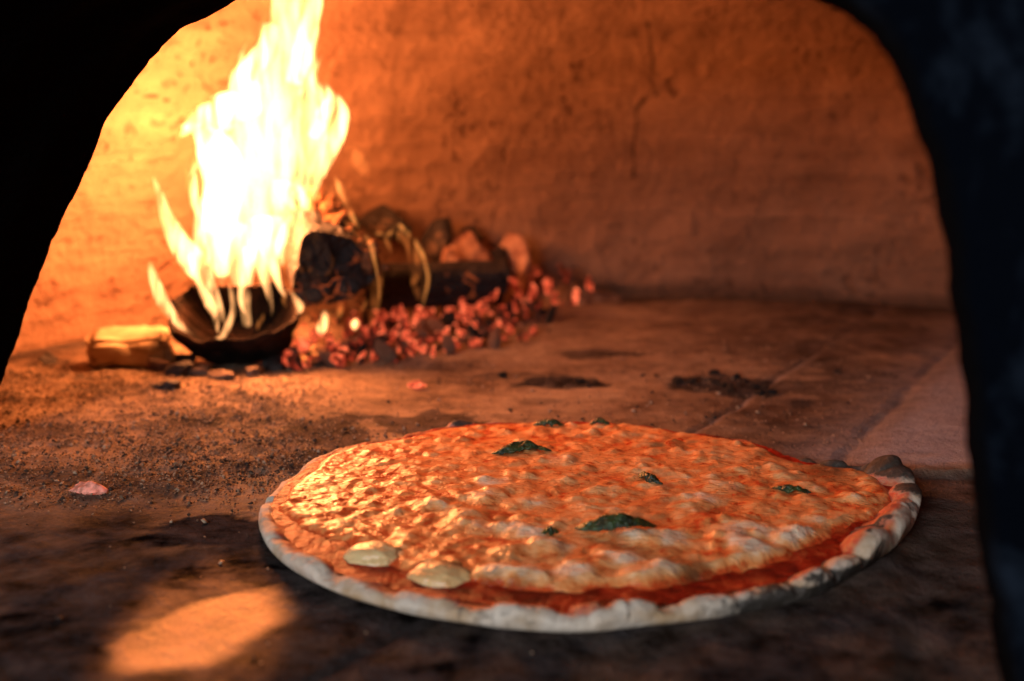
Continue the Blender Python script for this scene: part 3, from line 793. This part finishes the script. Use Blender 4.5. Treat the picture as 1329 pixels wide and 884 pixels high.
def crusty():
    Vs, Fs, off = [], [], 0; rr_ = random.Random(2)
    V0_, F0_ = ico(2); p0, p1 = P(408, 262, 1.075), P(484, 338, 1.02)
    for k in range(110):
        t = rr_.random(); c_ = p0.lerp(p1, t) + Vector((rr_.gauss(0, .005), rr_.gauss(0, .006), rr_.gauss(0, .005)))
        q = rr_.uniform(.0025, .0075); M_ = Euler((rr_.uniform(0, 6), rr_.uniform(0, 6), 0)).to_matrix()
        W_ = np.array([(M_ @ Vector((v[0] * 1.2, v[1], v[2] * .7))) * q * (1 + .25 * mnoise.noise(Vector(v * 2) + Vector((k, 0, 0)))) + c_ for v in V0_])
        Vs.append(W_); Fs.append(F0_ + off); off += len(V0_)
    me = mesh_np('ashen_bark', np.concatenate(Vs), np.concatenate(Fs))
    o = new_obj('ashen_bark', me, mat_simple('ember_bark', (.03, .015, .01), (.26, .11, .05), 90, .9, .003, .1)); bpy.context.view_layer.update(); o.parent = lg; o.matrix_parent_inverse = lg.matrix_world.inverted()
crusty()

# hollow bowl shaped log -------------------------------------------------
def bowl():
    nt = 150
    prof = [(0, -.028), (.018, -.028), (.031, -.026), (.038, -.021), (.043, -.012), (.046, -.002), (.0505, .008), (.053, .015), (.0525, .018), (.049, .017), (.044, .008), (.038, -.003), (.029, -.012), (.018, -.018), (.008, -.020), (0, -.020)]
    pd = np.array(prof); cum = np.r_[0, np.cumsum(np.hypot(*np.diff(pd, axis=0).T))]; k = 80; tt = np.linspace(0, cum[-1], k)
    Rr = np.interp(tt, cum, pd[:, 0]); Zr = np.interp(tt, cum, pd[:, 1])
    V = []
    for j in range(nt):
        a = j / nt * 2 * math.pi; d = Vector((math.cos(a), math.sin(a), 0))
        for i in range(k):
            kk = 1 + .06 * mnoise.fractal(Vector((d.x * 1.5, d.y * 1.5, Zr[i] * 30 + 5)), 1, 2, 5)
            sx_, sy_ = math.copysign(abs(d.x) ** .6, d.x), math.copysign(abs(d.y) ** .6, d.y)
            V.append((Rr[i] * kk * sx_, Rr[i] * kk * sy_ * .60, Zr[i] + (.006 * mnoise.fractal(Vector((d.x * 2.5, d.y * 2.5, 9)), 1, 2, 4)) * (Rr[i] / .05)))
    me = mesh_np('hollow_log', V, grid_faces(k, nt, wrap=True))
    m = M('burnt_bowl'); co = m.coord(); n = m.noise(co, 45, 5, .6); n2 = m.noise(co, 200, 4)
    c = m.mix(m.rng(n, .4, .65), (.006, .004, .003), (.028, .013, .008)); m.bsdf(c, .8, m.bump(m.math('ADD', n, m.math('MULTIPLY', n2, .4)), .003), .08)
    o = new_obj('hollow_log', me, m.m); p = P(308, 424, 1.01); o.location = p; o.rotation_euler = (math.radians(36), math.radians(-2), .05)
    tag(o, 'dark hollow bowl shaped piece of charred wood holding flames', 'burning wood')
bowl()

# ------------------------------------------------------------------ FIRE
FH = mat_flame('flame_hot', (1, .44, .15), 150, .85)
FM = mat_flame('flame_mid', (1, .42, .14), 430, .85)
FD = mat_flame('flame_thin', (1, .30, .06), 210, .95)
FL = mat_flame('flame_lick', (1, .33, .07), 170, 1.0)
FW = mat_flame('flame_wisp', (1, .26, .05), 90, 1.0)
base = P(320, 430, 1.02)
fire = empty('fire', base, 'tall bright yellow flames rising from the burning logs at left', 'fire')
def catmull(p, n):
    p = [np.array(q, float) for q in p]; p = [2 * p[0] - p[1]] + p + [2 * p[-1] - p[-2]]; out = []
    for i in range(1, len(p) - 2):
        for k in range(n):
            t = k / n; a, b, c, d = p[i - 1], p[i], p[i + 1], p[i + 2]
            out.append(.5 * (2 * b + (c - a) * t + (2 * a - 5 * b + 4 * c - d) * t * t + (3 * b - a - 3 * c + d) * t ** 3))
    out.append(p[-2]); return out
fseed = [0]
def flame(pts, depth, mat, dd=0.0, rag=.14, squash=.75):
    if mat in (FD, FW): squash = .24
    fseed[0] += 1; sd = fseed[0] * 7.7
    c = catmull(pts, 14); nv = 28; V = []; n = len(c)
    for i, (x, y, r) in enumerate(c):
        u = i / (n - 1); dep = depth + dd * u
        o = P(x, y, dep); a = c[max(i - 1, 0)]; b = c[min(i + 1, n - 1)]
        T = (P(b[0], b[1], dep) - P(a[0], a[1], dep)); T.normalize()
        B = Vector((0, CP, -SP)); S = T.cross(B).normalized(); B = S.cross(T).normalized()
        rr = max(r, .35) / F * dep
        if i in (0, n - 1): rr *= .15
        for j in range(nv):
            an = j / nv * 2 * math.pi
            k = 1 + rag * mnoise.fractal(Vector((math.cos(an) * .9 + sd, math.sin(an) * .9, (o.z) * 26)), 1, 2, 3) * 1.5
            q = o + S * (math.cos(an) * rr * k) + B * (math.sin(an) * rr * k * squash)
            V.append((q.x - base.x, q.y - base.y, q.z - base.z))
    me = mesh_np('flame', V, _wrapgrid(nv, n))
    # close the ends
    import bmesh
    bm = bmesh.new(); bm.from_mesh(me); bmesh.ops.holes_fill(bm, edges=[e for e in bm.edges if e.is_boundary], sides=0)
    bmesh.ops.recalc_face_normals(bm, faces=bm.faces); bm.to_mesh(me); bm.free()
    return new_obj('flame', me, mat, fire)
D = 1.02
flame([(322,425,6),(317,385,8),(314,345,20),(318,300,34),(326,255,42),(336,205,48),(345,160,43),(358,115,32),(368,70,23),(372,25,24),(374,-30,22),(378,-90,12),(380,-130,2)], D, FH, .03)
flame([(290,360,8),(282,320,16),(288,275,22),(290,235,26),(280,195,26),(262,172,14),(245,165,6),(232,164,1)], D-.01, FM)
flame([(320,150,8),(300,140,20),(282,150,22),(262,150,12),(243,168,7),(234,178,1)], D+.02, FM)
flame([(335,150,14),(318,112,22),(325,90,16),(345,60,12),(352,30,10)], D+.03, FM)
flame([(395,250,8),(385,225,20),(392,190,28),(405,155,24),(404,120,17),(396,90,10),(385,60,8)], D+.01, FH)
flame([(404,262,2),(412,232,7),(424,200,12),(436,175,13),(444,150,10),(441,132,5),(437,122,1)], D+.03, FM)
flame([(405,180,8),(420,150,12),(428,128,8),(424,112,2)], D+.02, FM)
flame([(380,110,12),(392,70,13),(400,35,12),(408,0,11),(408,-40,8),(400,-80,1)], D+.02, FM)
flame([(300,300,14),(272,282,12),(258,262,10),(248,240,7),(240,215,1)], D+.02, FD)
flame([(199,230,1),(206,250,5),(214,275,8),(226,302,12),(240,325,15),(256,345,17),(270,368,11),(280,390,7),(290,414,3),(294,424,.5)], D-.02, FM)
flame([(246,345,14),(262,330,13),(285,315,14),(300,290,12)], D-.01, FD)
flame([(193,337,1),(197,352,5),(203,372,8),(212,392,9),(225,412,6.5),(238,426,4),(250,434,.6)], D-.05, FM)
flame([(284,434,.5),(281,422,3),(279,408,5),(272,392,7),(262,374,5),(254,352,5),(246,330,4)], D-.06, FM)
flame([(278,438,.5),(288,437,3.5),(296,424,5),(303,402,4),(300,380,3),(296,360,2)], D-.07, FM)
flame([(322,412,.5),(315,400,2.5),(312,386,3.5),(315,370,5),(322,350,7),(324,320,10)], D-.06, FM)
flame([(352,412,.5),(353,398,2.5),(350,385,4),(345,365,6),(336,338,8),(330,310,10)], D-.05, FM)
flame([(374,390,.5),(364,374,3.5),(354,345,8),(345,318,10),(340,280,12)], D-.05, FM)
flame([(386,408,2),(389,398,6),(383,388,4),(378,378,1)], D-.02, FM, rag=.05)
flame([(414,434,1),(417,427,7),(421,412,5),(421,402,1)], D, FM, rag=.05)
flame([(438,414,1),(441,405,4),(443,392,1)], D+.02, FD)
flame([(455,420,3),(461,421,8),(467,421,3)], D-.01, FM, rag=.02)
flame([(379,437,1),(381,430,4),(384,424,1)], D-.02, FD)
flame([(434,228,1),(441,243,5),(449,262,4),(458,282,4),(470,300,3),(481,316,3.5),(484,330,3),(489,352,2),(492,375,1.6),(490,400,1.4),(486,412,.6)], D-.03, FL)
flame([(478,305,.6),(492,303,2.4),(506,303,2.4),(516,292,2.6),(530,303,3),(543,320,3.2),(552,340,3),(556,362,2.6),(551,385,2.2),(546,402,1.8),(538,412,.6)], D+.07, FL)
flame([(516,300,4),(532,320,7),(540,345,8),(542,370,8),(545,390,4)], D+.07, FW)
flame([(486,340,8),(487,365,9),(486,395,8),(484,425,3)], D+.06, FW)
flame([(404,258,1),(420,264,1.8),(434,275,2.2),(450,290,2.2),(462,304,2),(474,318,2)], D-.01, FD)
flame([(408,260,1),(424,254,2),(438,249,2)], D-.02, FD)
flame([(362,244,5),(370,256,6),(380,268,4),(390,279,2),(396,288,1)], D-.03, FM)
flame([(384,244,8),(396,262,7),(405,276,4),(411,286,1)], D-.03, FM)
flame([(388,268,2),(385,288,6),(380,310,7),(374,330,7),(366,350,3)], D-.04, FD)
flame([(396,322,1),(388,330,3),(378,336,4),(366,340,2)], D-.05, FW)
flame([(405,345,1),(400,352,3),(388,350,4),(376,352,2)], D-.05, FW)
flame([(426,325,1),(432,338,2),(428,352,2),(418,360,1)], D-.05, FW)
flame([(448,190,4),(462,205,10),(474,222,7),(480,230,1)], D+.06, FW)
flame([(405,260,6),(410,230,9),(420,215,6),(428,200,1)], D+.06, FW)

flame([(262,352,3),(262,335,11),(270,305,19),(284,270,26),(290,240,20)], D - .02, FH)
flame([(290,372,3),(288,350,10),(292,320,18),(300,285,24)], D - .03, FH)
flame([(338,372,3),(344,345,12),(346,315,18),(344,280,24)], D - .03, FH)
flame([(360,330,2),(360,300,9),(366,265,18),(374,235,20)], D - .02, FH)
# ragged licks round the body of the fire and small ones over the wood
fr = random.Random(4)
edge_l = [(292, 330), (262, 300), (262, 262), (258, 215), (262, 180), (300, 120), (325, 80), (345, 40)]
edge_r = [(352, 320), (372, 290), (388, 255), (405, 225), (425, 180), (415, 130), (402, 90), (398, 40)]
for k in range(34):
    side = k % 2; ed = edge_r if side else edge_l; q = fr.random() * (len(ed) - 1.01); i = int(q); t = q - i
    x = ed[i][0] * (1 - t) + ed[i + 1][0] * t + fr.uniform(-8, 8); y = ed[i][1] * (1 - t) + ed[i + 1][1] * t
    L = fr.uniform(40, 95); sg = 1 if side else -1; w_ = fr.uniform(3.5, 8); ph = fr.uniform(0, 6); lean = sg * fr.uniform(-.05, .28)
    if not side and y < 200: lean = fr.uniform(.1, .5)
    p_ = [(x + lean * L * (u - .3) + 5 * math.sin(ph + u * 5), y + L * (.5 - u), max(.6, w_ * math.sin(math.pi * min(1, u * .9 + .08)) ** .8)) for u in (0, .18, .36, .55, .75, .9, 1.0)]
    flame(p_, D + fr.uniform(-.02, .03), FM if k % 3 else FD, rag=.3)
for (x, y, L, w_) in [(372, 400, 26, 3), (400, 425, 22, 3), (430, 420, 18, 2.5), (452, 400, 30, 2.5), (472, 412, 26, 2.2), (505, 330, 30, 2.5), (520, 318, 26, 2), (352, 432, 20, 2.5), (402, 300, 40, 3), (416, 275, 36, 3), (428, 262, 30, 2.2), (338, 430, 24, 3)]:
    ph = fr.uniform(0, 6)
    flame([(x + 4 * math.sin(ph + u * 4), y - L * u, max(.5, w_ * math.sin(math.pi * min(1, u * .92 + .04)))) for u in (0, .25, .5, .75, 1)], D + fr.uniform(-.03, .02), FD, rag=.25)
# ------------------------------------------------------------------ GRIT
def grit():
    n = 230000; rs = np.random.default_rng(3)
    X = rs.uniform(-.48, .3, n); Y = rs.uniform(.42, 1.25, n)
    px, py = topx(X, Y); m = grit_mask(px, py, X, Y)
    extra = .05 * sm(400, 470, py) + .05 * blob(px, py, 940, 495, 90, 14) + .12 * blob(px, py, 500, 560, 60, 12)
    extra += .5 * blob(px, py, 240, 482, 80, 14) + .10 * blob(px, py, 450, 470, 160, 12)
    keep = (rs.uniform(size=n) < m * (.72 + .5 * sm(540, 580, py)) + extra) & (np.hypot(X - PC.x, Y - PC.y) > RT(np.arctan2(Y - PC.y, X - PC.x)) + .003) & (px > -60) & ((px < 800) | (py < 580)) & (rs.uniform(size=n) < 1.15 - 1.08 * sm(645, 690, py))
    X, Y, M_ = X[keep], Y[keep], m[keep]; k = len(X)
    s = rs.uniform(.0003, .0009, k) * (1 + 1.3 * (rs.uniform(size=k) < .06))
    z0 = M_ * (fbm(X * 70, Y * 70, 42, 4, .6) * .0036 + fbm(X * 22, Y * 22, 41, 5, .6) * .0042 + .0016) + fbm(X * 9, Y * 9, 3, 4) * .0014
    base_ = np.array([[1, 0, 0], [-.5, .8, 0], [-.6, -.8, 0], [.2, .1, .75], [0, 0, -.4], [.5, .75, .2]])
    Fc = np.array([[0, 5, 3], [5, 1, 3], [1, 2, 3], [2, 0, 3], [5, 0, 4], [1, 5, 4], [2, 1, 4], [0, 2, 4]])
    a = rs.uniform(0, 6.28, k); jit = rs.uniform(.6, 1.4, (k, 6, 3))
    B = base_[None] * jit; tilt = rs.uniform(-.5, .5, (k, 1))
    bx = B[..., 0] * np.cos(a)[:, None] - B[..., 1] * np.sin(a)[:, None]; by = B[..., 0] * np.sin(a)[:, None] + B[..., 1] * np.cos(a)[:, None]; bz = B[..., 2] + bx * tilt
    V = np.stack([X[:, None] + bx * s[:, None], Y[:, None] + by * s[:, None], z0[:, None] + s[:, None] * .2 + bz * s[:, None]], -1).reshape(-1, 3)
    Fa = (Fc[None] + (np.arange(k) * 6)[:, None, None]).reshape(-1, 3)
    me = mesh_np('grit', V, Fa)
    attr(me, 'tone', np.repeat(rs.uniform(0, 1, k), 6))
    m = M('floor_grit'); t = m.attr('tone')
    c = m.ramp(t, [(.0, (.03, .02, .015)), (1.0, (.44, .30, .19)), (.45, (.05, .03, .02)), (.6, (.24, .14, .08))])
    m.bsdf(c, .8, None, .3)
    tag(new_obj('grit', me, m.m, smooth=False), 'crumbs of ash and burnt flour scattered over the hearth floor', 'grit', kind='stuff')
    print('grit', k)
grit()

# burnt crumbs right of centre, behind the pizza
rs = random.Random(9)
cm = []
for k in range(4):
    V, Fa = chunk(300 + k, 2, 8, .09, 1.2, .9, .5); me = mesh_np('crumb', V, Fa); me.materials.append(DRK); cm.append(me)
for k in range(46):
    x = rs.gauss(935, 45); y = 497 + rs.gauss(0, 6) + (x - 935) * .03
    if k > 36: x, y = rs.gauss(745, 40), 496 + rs.gauss(0, 5)
    if k > 43: x, y = rs.choice(((1042, 521), (1086, 483), (860, 497)))
    g = G(x, y); s = rs.uniform(.0015, .0042)
    o = put('crumb', rs.choice(cm), (g.x, g.y, s * .3), s, (0, 0, rs.uniform(0, 6)))
    tag(o, 'tiny black burnt crumb on the slab behind the pizza', 'crumb', 'burnt crumbs behind the pizza')

# ------------------------------------------------------------------ LIGHT
def point(px, py, depth, e, rad_, col=(1, .30, .085)):
    l = bpy.data.lights.new('fire_light', 'POINT'); l.energy = e; l.shadow_soft_size = rad_; l.color = col
    o = bpy.data.objects.new('fire_light', l); COL.objects.link(o); o.location = P(px, py, depth); return o
EF = .95
point(334, 290, D, 4.0 * EF, .026); point(338, 215, D + .01, 4.2 * EF, .028); point(366, 90, D + .02, 2.0 * EF, .022); point(245, 178, D + .05, 2.0 * EF, .014)
al = bpy.data.lights.new('daylight', 'AREA'); al.energy = 26; al.size = .7; al.color = (.86, .91, 1)
ao = bpy.data.objects.new('daylight', al); COL.objects.link(ao); ao.location = (-.75, -1.1, .62)
ao.rotation_euler = (Vector((.1, .6, .05)) - ao.location).to_track_quat('-Z', 'Y').to_euler()
# added spot lamp without a real source, brightens the painted floor patch
sl = bpy.data.lights.new('added_spot', 'SPOT'); sl.energy = 125.0; sl.color = (1, .30, .065); sl.shadow_soft_size = .004
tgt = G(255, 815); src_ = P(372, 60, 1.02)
so = bpy.data.objects.new('added_spot', sl); COL.objects.link(so); so.location = src_
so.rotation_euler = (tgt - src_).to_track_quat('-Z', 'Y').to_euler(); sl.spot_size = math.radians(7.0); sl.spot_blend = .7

w = bpy.data.worlds.new('World'); sc.world = w; w.use_nodes = True
w.node_tree.nodes['Background'].inputs[0].default_value = (.25, .38, .7, 1); w.node_tree.nodes['Background'].inputs[1].default_value = .012

# ------------------------------------------------------------------ CAMERA
cam = bpy.data.cameras.new('camera'); co = bpy.data.objects.new('camera', cam); COL.objects.link(co); sc.camera = co
co.location = (0, 0, CAMH); co.rotation_euler = (math.radians(80), 0, 0)
cam.sensor_width = 36; cam.lens = 36 * F / 1329; cam.clip_start = .01; cam.clip_end = 50
cam.dof.use_dof = True; cam.dof.focus_distance = .655; cam.dof.aperture_fstop = 5.4
sc.view_settings.view_transform = 'Standard'; sc.view_settings.look = 'None'; sc.view_settings.exposure = 0; sc.view_settings.gamma = 1
cy = sc.cycles
cy.use_denoising = True; cy.max_bounces = 10; cy.diffuse_bounces = 5; cy.glossy_bounces = 3; cy.transparent_max_bounces = 96; cy.volume_bounces = 0
cy.sample_clamp_indirect = 3.0; cy.volume_step_rate = 1.0; cy.caustics_reflective = False; cy.caustics_refractive = False
